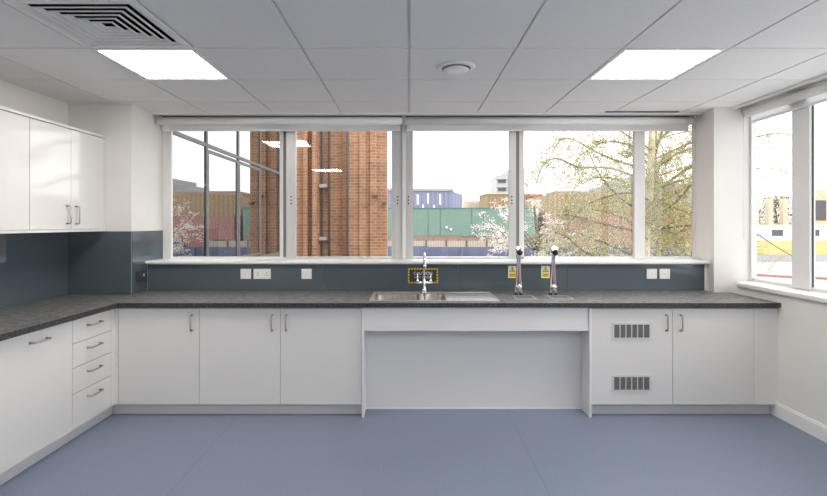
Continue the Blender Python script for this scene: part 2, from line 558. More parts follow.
# ------------------------------------------------------------------ roller blinds
def roller_blind(label, x0, x1, y, chain_side, axis='x', group='roller blinds above the windows'):
    def P(a, off, z):                      # along, towards the window, up
        return (a, y + off, z) if axis == 'x' else (y + off, a, z)
    t = thing('roller_blind', label, 'roller blind', P((x0 + x1) / 2, 0, 2.26), group)
    zc = 2.350
    bm = bmesh.new()
    tube(bm, [P(x0 + .012, 0, zc), P(x1 - .012, 0, zc)], .034, 24)
    obj('roll', bm, M['blindr'], t)
    bm = bmesh.new()
    a, b = P(x0 + .02, .026, 2.278), P(x1 - .03, .029, zc)
    box(bm, min(a[0], b[0]), max(a[0], b[0]), min(a[1], b[1]), max(a[1], b[1]), a[2], b[2])
    obj('fabric', bm, M['blind'], t)
    bm = bmesh.new()
    a, b = P(x0 + .02, .020, 2.262), P(x1 - .03, .036, 2.281)
    box(bm, min(a[0], b[0]), max(a[0], b[0]), min(a[1], b[1]), max(a[1], b[1]), a[2], b[2], bev=.004)
    obj('bottom_bar', bm, M['aluw'], t)
    for e0, e1 in ((x0, x0 + .008), (x1 - .008, x1)):
        a, b = P(e0, -.030, 2.322), P(e1, .055, 2.398)
        bm = bmesh.new()
        box(bm, min(a[0], b[0]), max(a[0], b[0]), min(a[1], b[1]), max(a[1], b[1]), a[2], b[2])
        obj('bracket', bm, M['white'], t)
    bm = bmesh.new()
    a = P(x0, .046, 2.388)
    b = P(x1, .052, 2.40)
    box(bm, min(a[0], b[0]), max(a[0], b[0]), min(a[1], b[1]), max(a[1], b[1]), a[2], b[2])
    obj('head_rail', bm, M['gasket'], t)
    if chain_side:
        cx = x1 - .004 if chain_side > 0 else x0 + .004
        bm = bmesh.new()
        zb = 1.32
        tube(bm, [P(cx, -.030, zc), P(cx, -.030, zb), P(cx, -.018, zb - .03), P(cx, .0, zb - .03), P(cx, .012, zb), P(cx, .012, zc)], .0025, 6)
        obj('chain', bm, M['white'], t)
    return t
roller_blind('rolled-up white roller blind above the left window pair', -2.258, -.052, 4.40, 0)
roller_blind('rolled-up white roller blind above the window behind the taps', -.042, 2.566, 4.40, 0)
roller_blind('white roller blind above the right wall window with pull chain', 1.0, 4.098, 2.835, 1, 'y')

# ------------------------------------------------------------------ ceiling fittings
def ceiling_light(x, y, label):
    t = thing('ceiling_light', label, 'ceiling light', (x + .3, y + .301, CEIL), 'recessed square ceiling lights')
    bm = bmesh.new()
    a, b = .010, .034
    z0, z1 = CEIL - .002, CEIL + .012
    box(bm, x + a, x + b, y + a, y + .602 - a, z0, z1)
    box(bm, x + .6 - b, x + .6 - a, y + a, y + .602 - a, z0, z1)
    box(bm, x + b, x + .6 - b, y + a, y + b, z0, z1)
    box(bm, x + b, x + .6 - b, y + .602 - b, y + .602 - a, z0, z1)
    box(bm, x + a, x + .6 - a, y + a, y + .602 - a, z1 + .004, z1 + .05)
    obj('frame', bm, M['trimw'], t)
    obj('diffuser', B((x + b, x + .6 - b, y + b, y + .602 - b, CEIL + .006, CEIL + .011)), M['lamp'], t)
ceiling_light(-1.8, 2.735, 'bright square ceiling light behind the louvred air vent')
ceiling_light(1.2, 2.735, 'bright square ceiling light to the right of the round ceiling disc')
ceiling_light(-1.8, -.275, 'square ceiling light nearer than the louvred vent, mirrored in the left window')
ceiling_light(0, -3.285, 'added square fill light far behind the viewpoint in the middle')  # unseen panel added to give the room diffuse fill
ceiling_light(1.2, -3.285, 'added square fill light far behind the viewpoint on the right')  # second added panel, out of view, also only for fill
ceiling_light(1.2, -.275, 'square ceiling light behind the viewpoint on the right side')

cx, cy = -1.5, 2.434
t = thing('air_vent', 'white square ceiling air vent with nested dark louvres', 'air vent', (cx, cy, CEIL))
bm = bmesh.new()
for (a, b, c, d) in ((-.29, -.262, -.29, .29), (.262, .29, -.29, .29), (-.262, .262, -.29, -.262), (-.262, .262, .262, .29)):
    box(bm, cx + a, cx + b, cy + c, cy + d, CEIL - .004, CEIL + .010)
obj('frame', bm, M['vent'], t)
for k in range(6):
    bm = bmesh.new()
    ro = .258 - .041 * k
    ri = max(ro - .027, .008)
    prof = [(ro, CEIL - .004), (ro, CEIL + .003), (ri, CEIL + .011), (ri, CEIL + .010), (ro - .0015, CEIL + .0015), (ro - .0015, CEIL - .004)]
    rings = [[bm.verts.new((cx + sx * r, cy + sy * r, z)) for sx, sy in ((-1, -1), (1, -1), (1, 1), (-1, 1))] for r, z in prof]
    for i in range(len(rings)):
        p, q = rings[i], rings[(i + 1) % len(rings)]
        for j in range(4):
            bm.faces.new((p[j], p[(j + 1) % 4], q[(j + 1) % 4], q[j]))
    obj('louvre', bm, M['vent'], t)
bm = B((cx - .285, cx + .285, cy - .285, cy + .285, CEIL + .12, CEIL + .13), (cx - .285, cx - .275, cy - .285, cy + .285, CEIL + .01, CEIL + .12),
       (cx + .275, cx + .285, cy - .285, cy + .285, CEIL + .01, CEIL + .12), (cx - .275, cx + .275, cy - .285, cy - .275, CEIL + .01, CEIL + .12),
       (cx - .275, cx + .275, cy + .275, cy + .285, CEIL + .01, CEIL + .12))
obj('duct', bm, M['duct'], t)

t = thing('ceiling_air_valve', 'small round white air valve disc on the ceiling', 'air valve', (.295, 3.06, CEIL))
bm = bmesh.new()
lathe(bm, [(.122, 0), (.122, .003), (.112, .010), (.094, .014), (.088, .012), (.084, .002), (.084, 0)], (.295, 3.06, CEIL), (0, 0, -1), 40)
obj('ring', bm, M['vent'], t)
bm = bmesh.new()
lathe(bm, [(.03, 0), (.03, .012), (.076, .014), (.079, .018), (.076, .023), (.05, .028), (.01, .030)], (.295, 3.06, CEIL), (0, 0, -1), 40)
obj('disc', bm, M['trimw'], t)

# ------------------------------------------------------------------ fitted kitchen
WT = .842
DY, DX = 3.60, -2.17            # door faces of the back run / the left run
DT, DB = .797, .0885            # door top and bottom

def handle_v(parent, x, y, z, L=.112):
    bm = bmesh.new()
    o = .030
    pts = [(x, y, z - L / 2), (x, y - o + .008, z - L / 2), (x, y - o, z - L / 2 + .008), (x, y - o, z + L / 2 - .008), (x, y - o + .008, z + L / 2), (x, y, z + L / 2)]
    tube(bm, pts, .0055, 8)
    for s in (-1, 1):
        lathe(bm, [(.0085, 0), (.0085, .003)], (x, y, z + s * L / 2), (0, -1, 0), 10)
    obj('handle', bm, M['nickel'], parent)

def handle_x(parent, x, y, z, L=.128, vertical=False):
    """bar handle on a face looking towards +X"""
    bm = bmesh.new()
    o = .032
    d = Vector((0, 0, 1)) if vertical else Vector((0, 1, 0))
    c = Vector((x, y, z))
    e = Vector((1, 0, 0))
    pts = [c - d * L / 2, c - d * L / 2 + e * (o - .008), c - d * (L / 2 - .008) + e * o, c + d * (L / 2 - .008) + e * o, c + d * L / 2 + e * (o - .008), c + d * L / 2]
    tube(bm, pts, .0055, 8)
    for s in (-1, 1):
        lathe(bm, [(.0085, 0), (.0085, .003)], c + d * s * L / 2, (1, 0, 0), 10)
    obj('handle', bm, M['nickel'], parent)

G = .0016
def base_cabinet(name, label, x0, x1, splits, handles, group):
    t = thing(name, label, 'cabinet', ((x0 + x1) / 2, 3.9, DB), group)
    obj('body', B((x0 + .001, x1 - .001, DY + .021, 4.2, DB, WT - .036)), M['carcass'], t)
    ed = [x0] + splits + [x1]
    ds = []
    for k in range(len(ed) - 1):
        d = obj('door', B((ed[k] + G, ed[k + 1] - G, DY, DY + .018, DB, DT), bev=.0012), M['door'], t)
        handle_v(d, handles[k], DY, .692)
        ds.append(d)
    return ds
base_cabinet('base_cabinet', 'white base cabinet with one door beside the inner corner', -2.145, -1.5455, [], [-1.60], 'white base cabinets')
base_cabinet('base_cabinet', 'white two-door base cabinet left of the knee space, plain doors', -1.5455, -.349, [-.948], [-1.008, -.904], 'white base cabinets')
dd = base_cabinet('base_cabinet', 'white two-door base cabinet with two vent grilles in one door', 1.342, 2.545, [1.944], [1.896, 2.003], 'white base cabinets')
for (z0, z1) in ((.568, .693), (.184, .306)):
    gx0, gx1 = 1.498, 1.785
    bm = bmesh.new()
    f = .014
    y0, y1 = DY - .006, DY + .0005
    box(bm, gx0, gx0 + f, y0, y1, z0, z1)
    box(bm, gx1 - f, gx1, y0, y1, z0, z1)
    box(bm, gx0 + f, gx1 - f, y0, y1, z0, z0 + f)
    box(bm, gx0 + f, gx1 - f, y0, y1, z1 - f, z1)
    w = (gx1 - gx0 - 2 * f) / 6
    for k in range(1, 6):
        box(bm, gx0 + f + k * w - .0035, gx0 + f + k * w + .0035, y0 + .001, y1, z0 + f, z1 - f)
    g = obj('vent_grille', bm, M['grille'], dd[0])
    bm = bmesh.new()
    n = 9
    for k in range(n):
        zz = z0 + f + (k + .5) * (z1 - z0 - 2 * f) / n
        box(bm, gx0 + f, gx1 - f, DY - .0035, DY - .0012, zz - .0032, zz + .0032)
    box(bm, gx0 + f, gx1 - f, DY - .0012, DY - .0004, z0 + f, z1 - f)
    s = obj('grille_slat', bm, M['slat'], dd[0])
tag(obj('filler_panel', B((2.546, 2.726, DY, DY + .018, DB, DT), bev=.0012), M['door']), 'narrow white filler panel between base cabinet and right wall', 'panel')

# left run
t = thing('base_cabinet', 'white cabinet with wide door and horizontal handle, left of drawers', 'cabinet', (-2.48, 2.847, DB), 'white base cabinets')
obj('body', B((XL + .04, DX - .021, 2.548, 3.146, DB, WT - .036)), M['carcass'], t)
d = obj('door', B((DX - .018, DX, 2.547 + G, 3.147 - G, DB, DT), bev=.0012), M['door'], t)
handle_x(d, DX, 2.857, .737)
t = thing('drawer_unit', 'white unit of four stacked drawers with nickel bar handles', 'drawer unit', (-2.48, 3.35, DB))
obj('body', B((XL + .04, DX - .021, 3.148, 3.552, DB, WT - .036)), M['carcass'], t)
for (a, b) in ((.644, DT), (.485, .644), (.317, .485), (DB, .317)):
    d = obj('drawer', B((DX - .018, DX, 3.147 + G, 3.553 - G, a + G, b - G), bev=.0012), M['door'], t)
    handle_x(d, DX, 3.358, b - .058)
t = thing('base_cabinet', 'white cabinet beyond the left picture edge, under the near end of the worktop', 'cabinet', (-2.48, 2.247, DB), 'white base cabinets')
obj('body', B((XL + .04, DX - .021, 1.95, 2.546, DB, WT - .036)), M['carcass'], t)
d = obj('door', B((DX - .018, DX, 1.95, 2.547 - G, DB, DT), bev=.0012), M['door'], t)
handle_x(d, DX, 2.257, .737)
bm = bmesh.new()
prism(bm, [(DX - .018, 3.5545), (DX, 3.5545), (DX, DY), (-2.147, DY), (-2.147, DY + .018), (DX - .018, DY + .018)], DB, DT)
tag(obj('corner_post', bm, M['door']), 'slim white corner post between drawers and back cabinets', 'post')
# plinths
tag(obj('plinth', B((DX - .068, DX - .050, 1.95, DY + .066, 0, DB - .002))  , M['plinth']), 'grey-white plinth under the left drawers and cabinets', 'plinth', 'plinths')
tag(obj('plinth', B((DX - .049, -.349, DY + .05, DY + .066, 0, DB - .002)), M['plinth']), 'grey-white plinth under the back cabinets left of knee space', 'plinth', 'plinths')
tag(obj('plinth', B((1.342, 2.702, DY + .05, DY + .066, 0, DB - .002)), M['plinth']), 'grey-white plinth under the cabinet with vent grilles', 'plinth', 'plinths')
# sink housing: fascia, two end panels and the back panel of the knee space
t = thing('sink_surround', 'white panelled knee space under the sink', 'sink surround', (.49, 3.66, 0))
obj('fascia', B((-.329, 1.3225, DY - .006, DY + .012, .632, WT - .036), bev=.001), M['panel'], t)
obj('end_panel', B((-.347, -.3295, DY - .022, 4.2, 0, WT - .036), bev=.001), M['panel'], t)
obj('end_panel', B((1.323, 1.3405, DY - .022, 4.2, 0, WT - .036), bev=.001), M['panel'], t)
obj('back_panel', B((-.329, 1.3225, 3.752, 3.770, .0, .66)), M['panel'], t)
bm = B((-.329, 1.3225, 3.746, 3.752, 0, .008))
obj('sealant', bm, M['trimw'], t)
# worktop, with openings for the two bowls
SX0, SX1, SY0, SY1 = -.300, .680, 3.635, 4.105
WB = WT - .034
bm = bmesh.new()
bx = [-.27, .085, .115, .285]
hy0, hy1 = 3.668, 4.045
ew = DX + .035
# left leg
box(bm, XL, ew, 1.95, 3.57, WB, WT)
box(bm, XL, PX - .004, 3.57, PY - .002, WB, WT)
box(bm, PX - .004, ew, 3.57, YW - .001, WB, WT)
box(bm, ew, bx[0], 3.57, YW - .001, WB, WT)
box(bm, bx[0], bx[3], 3.57, hy0, WB, WT)
box(bm, bx[0], bx[3], hy1, YW - .001, WB, WT)
box(bm, bx[1], bx[2], hy0, hy1, WB, WT)
box(bm, bx[3], 2.57, 3.57, YW - .001, WB, WT)
box(bm, 2.57, XR - .002, 3.57, 4.118, WB, WT)
bmesh.ops.remove_doubles(bm, verts=bm.verts[:], dist=.0004)
wt = obj('worktop', bm, M['work'], normals=False)
obj('shaded_edge', B((ew, XR - .002, 3.567, 3.5699, WB, WT - .001)), M['edge'], wt)  # thin front strips, their weaker light painted as a darker tone
obj('shaded_edge', B((ew + .0001, ew + .003, 1.95, 3.5665, WB, WT - .001)), M['edge'], wt)
tag(wt, 'long L-shaped dark grey stone-effect worktop', 'worktop')
# ------------------------------------------------------------------ upper cabinets
UX, UZ0, UZ1 = -2.488, 1.380, 2.118
t = thing('wall_cabinet', 'white gloss wall cabinet with two doors next to the pier', 'wall cabinet', (-2.64, 3.6, UZ0), 'white wall cabinets')
obj('body', B((XL + .001, UX - .021, 3.202, 3.998, UZ0, UZ1)), M['carcass'], t)
for (a, b, hy) in ((3.202, 3.592, 3.548), (3.592, 3.982, 3.640)):
    d = obj('door', B((UX - .018, UX, a + G, b - G, UZ0 + .002, UZ1 - .002), bev=.0012), M['door'], t)
    handle_x(d, UX, hy, 1.487, L=.128, vertical=True)
obj('end_panel', B((XL + .001, UX + .003, 3.983, 3.999, UZ0, UZ1)), M['door'], t)
t = thing('wall_cabinet', 'white gloss wall cabinet at the left picture edge', 'wall cabinet', (-2.64, 2.8, UZ0), 'white wall cabinets')
obj('body', B((XL + .001, UX - .021, 2.402, 3.20, UZ0, UZ1)), M['carcass'], t)
for (a, b, hy) in ((2.402, 2.802, 2.76), (2.802, 3.200, 2.85)):
    d = obj('door', B((UX - .018, UX, a + G, b - G, UZ0 + .002, UZ1 - .002), bev=.0012), M['door'], t)
    handle_x(d, UX, hy, 1.487, L=.128, vertical=True)
tag(obj('cornice', B((XL + .001, UX + .012, 2.402, 3.999, UZ1 + .0005, UZ1 + .019)), M['door']), 'thin white cornice board on top of the wall cabinets', 'cornice')
tag(obj('light_pelmet', B((XL + .001, UX + .012, 2.402, 3.999, UZ0 - .0185, UZ0 - .0005)), M['door']), 'thin white pelmet board under the wall cabinets', 'pelmet')

# ------------------------------------------------------------------ splashbacks
SG = 'slate grey gloss splashback panels'
def splash(b, label):
    tag(obj('splashback', B(b, bev=.001), M['splash']), label, 'splashback', SG)
splash((XL + .001, XL + .007, 1.95, PY - .001, WT + .001, 1.360), 'slate grey splashback on left wall under the wall cabinets')
splash((XL + .008, PX - .0005, PY - .006, PY, WT + .001, 1.360), 'slate grey splashback on the pier face below wall cabinet end')
splash((PX, PX + .006, PY + .001, YW - .007, WT + .001, 1.360), 'slate grey splashback on the narrow pier side with dark socket')
bm = B((PX, PX + .006, YW - .006, 4.498, 1.101, 1.360))
tag(obj('splashback', bm, M['splash']), 'slate grey splashback strip beside the left window jamb above the sill', 'splashback', SG)
jx = [PX + .007, -.747, .426, 1.373, 2.562]
lb = ['slate grey splashback behind the three white sockets on the left', 'slate grey splashback with the yellow caution sign behind the sink',
      'slate grey splashback behind the two boiling water taps', 'slate grey splashback with the right-hand pair of sockets']
for k in range(4):
    splash((jx[k] + .001, jx[k + 1] - .001, YW - .006, YW, WT + .001, 1.068), lb[k])
tag(obj('splashback_trim', B((2.563, 2.572, YW - .012, YW, WT + .001, 1.068)), M['trimw']), 'white edge strip ending the splashback by the right column', 'trim')

# ------------------------------------------------------------------ sockets
def socket(label, x0, x1, pins, z0=.944, z1=1.031):
    yb = YW - .006
    t = thing('wall_socket', label, 'socket', ((x0 + x1) / 2, yb, z0), 'white wall sockets')
    obj('face_plate', B((x0, x1, yb - .010, yb, z0, z1), bev=.003), M['white'], t)
    w = (x1 - x0) / pins
    zc = (z0 + z1) / 2
    for k in range(pins):
        c = x0 + w * (k + .5)
        if pins == 2:
            r = B((c - .006 + (.012 if k == 0 else -.012), c + .006 + (.012 if k == 0 else -.012), yb - .013, yb - .010, zc + .016, zc + .032), bev=.001)
            obj('rocker_switch', r, M['white'], t)
            bm = B((c - .003, c + .003, yb - .0108, yb - .0098, zc + .002, zc + .012),
                   (c - .013, c - .006, yb - .0108, yb - .0098, zc - .014, zc - .010), (c + .006, c + .013, yb - .0108, yb - .0098, zc - .014, zc - .010))
            obj('pin_holes', bm, M['gasket'], t)
        else:
            obj('rocker_switch', B((c - .012, c + .012, yb - .013, yb - .010, zc - .008, zc + .010), bev=.001), M['white'], t)
            bm = bmesh.new()
            for s in (-1, 1):
                sb = bmesh.new()
                lathe(sb, [(.003, 0), (.003, .0012)], (c + s * .030, yb - .010, zc), (0, -1, 0), 10)
                obj('screw_cap', sb, M['vyellow'], t)
            box(bm, c - .006, c + .006, yb - .0135, yb - .0128, zc - .002, zc + .001)
            obj('switch_mark', bm, M['vyellow'], t)
f = .008689
socket('single white switch plate, left of the double socket', -168 * f, -157.6 * f, 1)
socket('double white socket, the only wide one on the splashback', -155 * f, -137.8 * f, 2)
socket('single white switch plate to the right of the double socket', -107.2 * f, -97 * f, 1)
socket('white switch plate, left one of the right-hand pair', 237 * f, 247.2 * f, 1)
socket('white switch plate, right one of the right-hand pair, nearest the column', 249.8 * f, 260.2 * f, 1)
t = thing('wall_socket', 'dark grey double socket on the pier side with red and white switches', 'socket', (PX + .006, 4.125, .934))
xx = PX + .006
obj('face_plate', B((xx, xx + .010, 4.050, 4.196, .936, 1.030), bev=.003), M['dsock'], t)
obj('rocker_switch', B((xx + .010, xx + .013, 4.105, 4.122, .975, .992)), M['red'], t)
obj('rocker_switch', B((xx + .010, xx + .013, 4.150, 4.166, .975, 1.000)), M['white'], t)

# ------------------------------------------------------------------ signs
def text_bm(bm, s, size, cx_, y, cz, bold=0.0):
    cu = bpy.data.curves.new('t', 'FONT')
    cu.body = s
    cu.size = size
    cu.align_x = 'CENTER'
    cu.align_y = 'CENTER'
    cu.offset = bold
    cu.extrude = 0.0004
    o = bpy.data.objects.new('t', cu)
    COL.objects.link(o)
    dg = bpy.context.evaluated_depsgraph_get()
    me = bpy.data.meshes.new_from_object(o.evaluated_get(dg))
    me.transform(Matrix.Translation((cx_, y, cz)) @ Matrix.Rotation(math.radians(90), 4, 'X'))
    bm.from_mesh(me)
    bpy.data.objects.remove(o)
    bpy.data.curves.remove(cu)
    bpy.data.meshes.remove(me)

yb = YW - .0065
x0, x1, z0, z1 = -.009, .252, .906, 1.036
t = thing('caution_sign', 'black caution sign with yellow hazard border behind the mixer tap', 'sign', ((x0 + x1) / 2, yb, z0))
obj('sign_board', B((x0, x1, yb - .002, yb, z0, z1)), M['signb'], t)
bm = bmesh.new()
bw = .0125
def stripe_run(a0, a1, b0, b1, horiz):
    p = .0245
    n = int((a1 - a0) / p) + 1
    for k in range(n):
        s = a0 + k * p
        q = [(s, b0), (s + p * .60, b0), (s + p * .60 + .008, b1), (s + .008, b1)]
        q = [(min(max(u, a0), a1), v) for u, v in q]
        if q[1][0] - q[0][0] < .002:
            continue
        pts = [(u, v) if horiz else (v, u) for u, v in q]
        a = [bm.verts.new((u, yb - .0026, v)) for u, v in pts]
        c = [bm.verts.new((u, yb - .0019, v)) for u, v in pts]
        bm.faces.new(a)
        bm.faces.new(list(reversed(c)))
        for i in range(4):
            bm.faces.new((a[i], a[(i + 1) % 4], c[(i + 1) % 4], c[i]))
stripe_run(x0, x1, z1 - bw, z1, True)
stripe_run(x0, x1, z0, z0 + bw, True)
stripe_run(z0 + bw, z1 - bw, x0, x0 + bw, False)
stripe_run(z0 + bw, z1 - bw, x1 - bw, x1, False)
obj('hazard_border', bm, M['yellow'], t)
bm = bmesh.new()
text_bm(bm, 'CAUTION', .036, (x0 + x1) / 2, yb - .0024, .992, .0)
text_bm(bm, 'HOT WATER', .026, (x0 + x1) / 2, yb - .0024, .956, .0)
obj('lettering', bm, M['white'], t)

def hot_label(x0, label):
    x1, z0, z1 = x0 + .074, .951, 1.057
    t = thing('warning_label', label, 'sign', ((x0 + x1) / 2, yb, z0), 'yellow warning labels behind the taps')
    obj('label_board', B((x0, x1, yb - .0015, yb, z0, z1)), M['white'], t)
    c = (x0 + x1) / 2
    bm = bmesh.new()
    def poly(pts, y0, y1):
        a = [bm.verts.new((u, y0, v)) for u, v in pts]
        b = [bm.verts.new((u, y1, v)) for u, v in pts]
        bm.faces.new(a)
        bm.faces.new(list(reversed(b)))
        for i in range(len(pts)):
            bm.faces.new((a[i], a[(i + 1) % len(pts)], b[(i + 1) % len(pts)], b[i]))
    poly([(x0 + .006, z0 + .008), (x1 - .006, z0 + .008), (x1 - .006, z0 + .044), (x0 + .006, z0 + .044)], yb - .0022, yb - .0014)
    poly([(c - .022, z0 + .056), (c + .022, z0 + .056), (c, z0 + .094)], yb - .0028, yb - .0021)
    obj('yellow_field', bm, M['yellow'], t)
    bm = bmesh.new()
    poly([(c - .030, z0 + .051), (c + .030, z0 + .051), (c, z0 + .102)], yb - .0021, yb - .0014)
    poly([(c - .004, z0 + .066), (c + .004, z0 + .066), (c + .003, z0 + .084), (c - .003, z0 + .084)], yb - .0034, yb - .0027)
    poly([(c - .012, z0 + .060), (c + .012, z0 + .060), (c + .010, z0 + .065), (c - .010, z0 + .065)], yb - .0034, yb - .0027)
    for k in range(2):
        poly([(x0 + .014, z0 + .016 + .014 * k), (x1 - .014, z0 + .016 + .014 * k), (x1 - .014, z0 + .022 + .014 * k), (x0 + .014, z0 + .022 + .014 * k)], yb - .0030, yb - .0021)
    obj('black_print', bm, M['signb'], t)
hot_label(.860, 'yellow and white warning label behind the left boiling water tap')
hot_label(1.147, 'yellow and white warning label behind the right boiling water tap')

# ------------------------------------------------------------------ sink
t = thing('sink', 'inset stainless steel sink with two bowls and drainer', 'sink', ((SX0 + SX1) / 2, 3.87, WT))
bm = bmesh.new()
zt = WT + .004
for b in ((SX0, bx[0], SY0, SY1), (bx[0], bx[3], SY0, hy0), (bx[0], bx[3], hy1, SY1), (bx[1], bx[2], hy0, hy1), (bx[3], .318, SY0, SY1)):
    box(bm, *b, WT + .0005, zt)
# raised edges
for b in ((SX0, SX0 + .012, SY0, SY1), (SX1 - .012, SX1, SY0, SY1), (SX0, SX1, SY0, SY0 + .010), (SX0, SX1, SY1 - .012, SY1)):
    box(bm, *b, WT + .0005, WT + .008, bev=.002)
obj('rim', bm, M['steel'], t)
def bowl(a, b, c, d, depth):
    bm = bmesh.new()
    rings = []
    for (ins, z) in ((0, WT + .003), (.006, WT - .02), (.014, WT - depth + .03), (.03, WT - depth + .006), (.05, WT - depth)):
        ring = []
        x0_, x1_, y0_, y1_ = a + ins, b - ins, c + ins, d - ins
        r = .05
        for (qx, qy, st) in ((x1_ - r, y1_ - r, 0), (x0_ + r, y1_ - r, 90), (x0_ + r, y0_ + r, 180), (x1_ - r, y0_ + r, 270)):
            for k in range(6):
                an = math.radians(st + 18 * k)
                ring.append(bm.verts.new((qx + r * math.cos(an), qy + r * math.sin(an), z)))
        rings.append(ring)
    n = len(rings[0])
    for p, q in zip(rings, rings[1:]):
        for k in range(n):
            fc = bm.faces.new((p[k], q[k], q[(k + 1) % n], p[(k + 1) % n]))
            fc.smooth = True
    bm.faces.new(rings[-1])
    # flat lip filling the square corners of the opening
    sq = {0: (b, d), 1: (a, d), 2: (a, c), 3: (b, c)}
    for qd in range(4):
        vc = bm.verts.new((*sq[qd], WT + .003))
        for k in range(5):
            bm.faces.new((vc, rings[0][qd * 6 + k], rings[0][qd * 6 + k + 1]))
    return bm
w_ = obj('bowl', bowl(bx[0], bx[1], hy0, hy1, .17), M['bowl'], t, normals=False)
bm = bmesh.new()
lathe(bm, [(.042, 0), (.042, .003), (.03, .004), (.028, .001), (.005, .001)], ((bx[0] + bx[1]) / 2, 3.86, WT - .17), (0, 0, 1), 24)
obj('waste', bm, M['chrome'], w_)
w_ = obj('bowl', bowl(bx[2], bx[3], hy0, hy1, .11), M['bowl'], t, normals=False)
bm = bmesh.new()
lathe(bm, [(.042, 0), (.042, .003), (.03, .004), (.028, .001), (.005, .001)], ((bx[2] + bx[3]) / 2, 3.86, WT - .11), (0, 0, 1), 24)
obj('waste', bm, M['chrome'], w_)
bm = B((.318, SX1 - .012, SY0 + .010, SY1 - .012, WT + .0005, WT + .0025))
for k in range(9):
    xk = .345 + k * .036
    box(bm, xk, xk + .012, SY0 + .06, SY1 - .06, WT + .0025, WT + .0055, bev=.001)
obj('drainer', bm, M['steel'], t)

# mixer tap
tx, ty = .126, 4.065
t = thing('mixer_tap', 'chrome swan-neck mixer tap with two lever handles at the sink', 'tap', (tx, ty, WT + .004))
bm = bmesh.new()
lathe(bm, [(.026, 0), (.026, .006), (.019, .014), (.017, .05), (.015, .07), (.015, .105), (.012, .115)], (tx, ty, WT + .0045), (0, 0, 1), 24)
tube(bm, [(tx - .068, ty, .932), (tx + .068, ty, .932)], .0105, 16)
obj('body', bm, M['chrome'], t)
bm = bmesh.new()
pts = [(tx, ty, .95), (tx, ty, 1.10), (tx, ty - .006, 1.135), (tx, ty - .045, 1.172), (tx, ty - .10, 1.178), (tx, ty - .155, 1.155), (tx, ty - .175, 1.115), (tx, ty - .178, 1.090)]
tube(bm, spline(pts, 6), .0085, 14)
lathe(bm, [(.0125, 0), (.0125, .022), (.010, .026)], (tx, ty - .178, 1.068), (0, 0, 1), 16)
obj('spout', bm, M['chrome'], t)
for s in (-1, 1):
    bm = bmesh.new()
    lathe(bm, [(.012, 0), (.012, .016), (.008, .022), (.0052, .026), (.005, .066), (.004, .070)], (tx + s * .055, ty, .934), (0, 0, 1), 16)
    obj('lever', bm, M['chrome'], t)

# boiling water taps on drip trays
def font_tap(x, label, tl):
    y = 3.985
    z = WT + .001
    t = thing('boiling_water_tap', label, 'tap', (x, y, z), 'boiling water taps')
    bm = bmesh.new()
    for s in (-1, 1):
        pts = [(x + s * .021, y, z), (x + s * .018, y - .002, z + .08), (x + s * .010, y - .004, z + .22), (x + s * .006, y - .012, z + .31), (x + s * .004, y - .045, z + .355)]
        tube(bm, spline(pts, 5), .0095, 12)
    obj('column', bm, M['chrome'], t)
    bm = bmesh.new()
    lathe(bm, [(.021, 0), (.024, .006), (.024, .016), (.017, .022), (.008, .024)], (x, y - .012, z + .062), (0, -1, 0), 24)
    obj('tap_valve', bm, M['chrome'], t)
    bm = bmesh.new()
    box(bm, x + .001, x + .006, y - .012, y - .006, z + .08, z + .22)
    obj('hot_strip', bm, M['copper'], t)
    for s in (-1, 1):
        bm = bmesh.new()
        lathe(bm, [(.013, 0), (.013, .012), (.010, .016)], (x + s * .021, y, z), (0, 0, 1), 14)
        obj('foot', bm, M['dark'], t)
    bm = bmesh.new()
    c = Vector((x - .014, y - .085, z + .372))
    ax = Vector((0, -.75, .45)).normalized()
    lathe(bm, [(.010, -.055), (.022, -.04), (.029, -.018), (.030, 0), (.027, .014), (.018, .020), (.016, .016), (.005, .016)], c, ax, 24)
    obj('tap_head', bm, M['chrome'], t)
    bm = bmesh.new()
    lathe(bm, [(.016, 0), (.024, .008), (.023, .024), (.016, .036), (.006, .039)], (x - .013, y - .092, z + .362), (0, -.62, -.55), 18)
    obj('nozzle', bm, M['dark'], t)
    d = thing('drip_tray', tl, 'drip tray', (x + .01, 3.84, WT), 'drip trays of the boiling water taps')
    bm = B((x - .07, x + .09, 3.745, 3.755, WT + .0003, WT + .004), (x - .07, x + .09, 3.925, 3.935, WT + .0003, WT + .004),
           (x - .07, x - .06, 3.755, 3.925, WT + .0003, WT + .004), (x + .08, x + .09, 3.755, 3.925, WT + .0003, WT + .004))
    obj('frame', bm, M['steel'], d)
    bm = bmesh.new()
    for k in range(13):
        yy = 3.759 + k * .0129
        box(bm, x - .06, x + .08, yy, yy + .007, WT + .0012, WT + .0032)
    box(bm, x - .06, x + .08, 3.755, 3.925, WT + .0003, WT + .0008)
    obj('grate', bm, M['grate'], d)
font_tap(.894, 'chrome boiling water tap nearer the sink drainer, on slim column', 'steel drip tray below the left boiling water tap')
font_tap(1.176, 'chrome boiling water tap farther right from the sink', 'steel drip tray below the right boiling water tap')

# ------------------------------------------------------------------ outdoors
bm = B((-160, 260, 4.9, 420, GROUND - .3, GROUND))
struct('ground', bm, M['ground'], 'pale tarmac ground outside')
# outer wall of this building below / above the windows
struct('trim_4', B((2.85, 3.05, 4.73, 4.76, GROUND, 3.2), (-2.2, 2.62, 4.63, 4.76, GROUND, 1.05), (XL - .2, -2.31, 4.73, 4.76, GROUND, 3.2)), M['brick2'], 'outer reveal of the back windows')

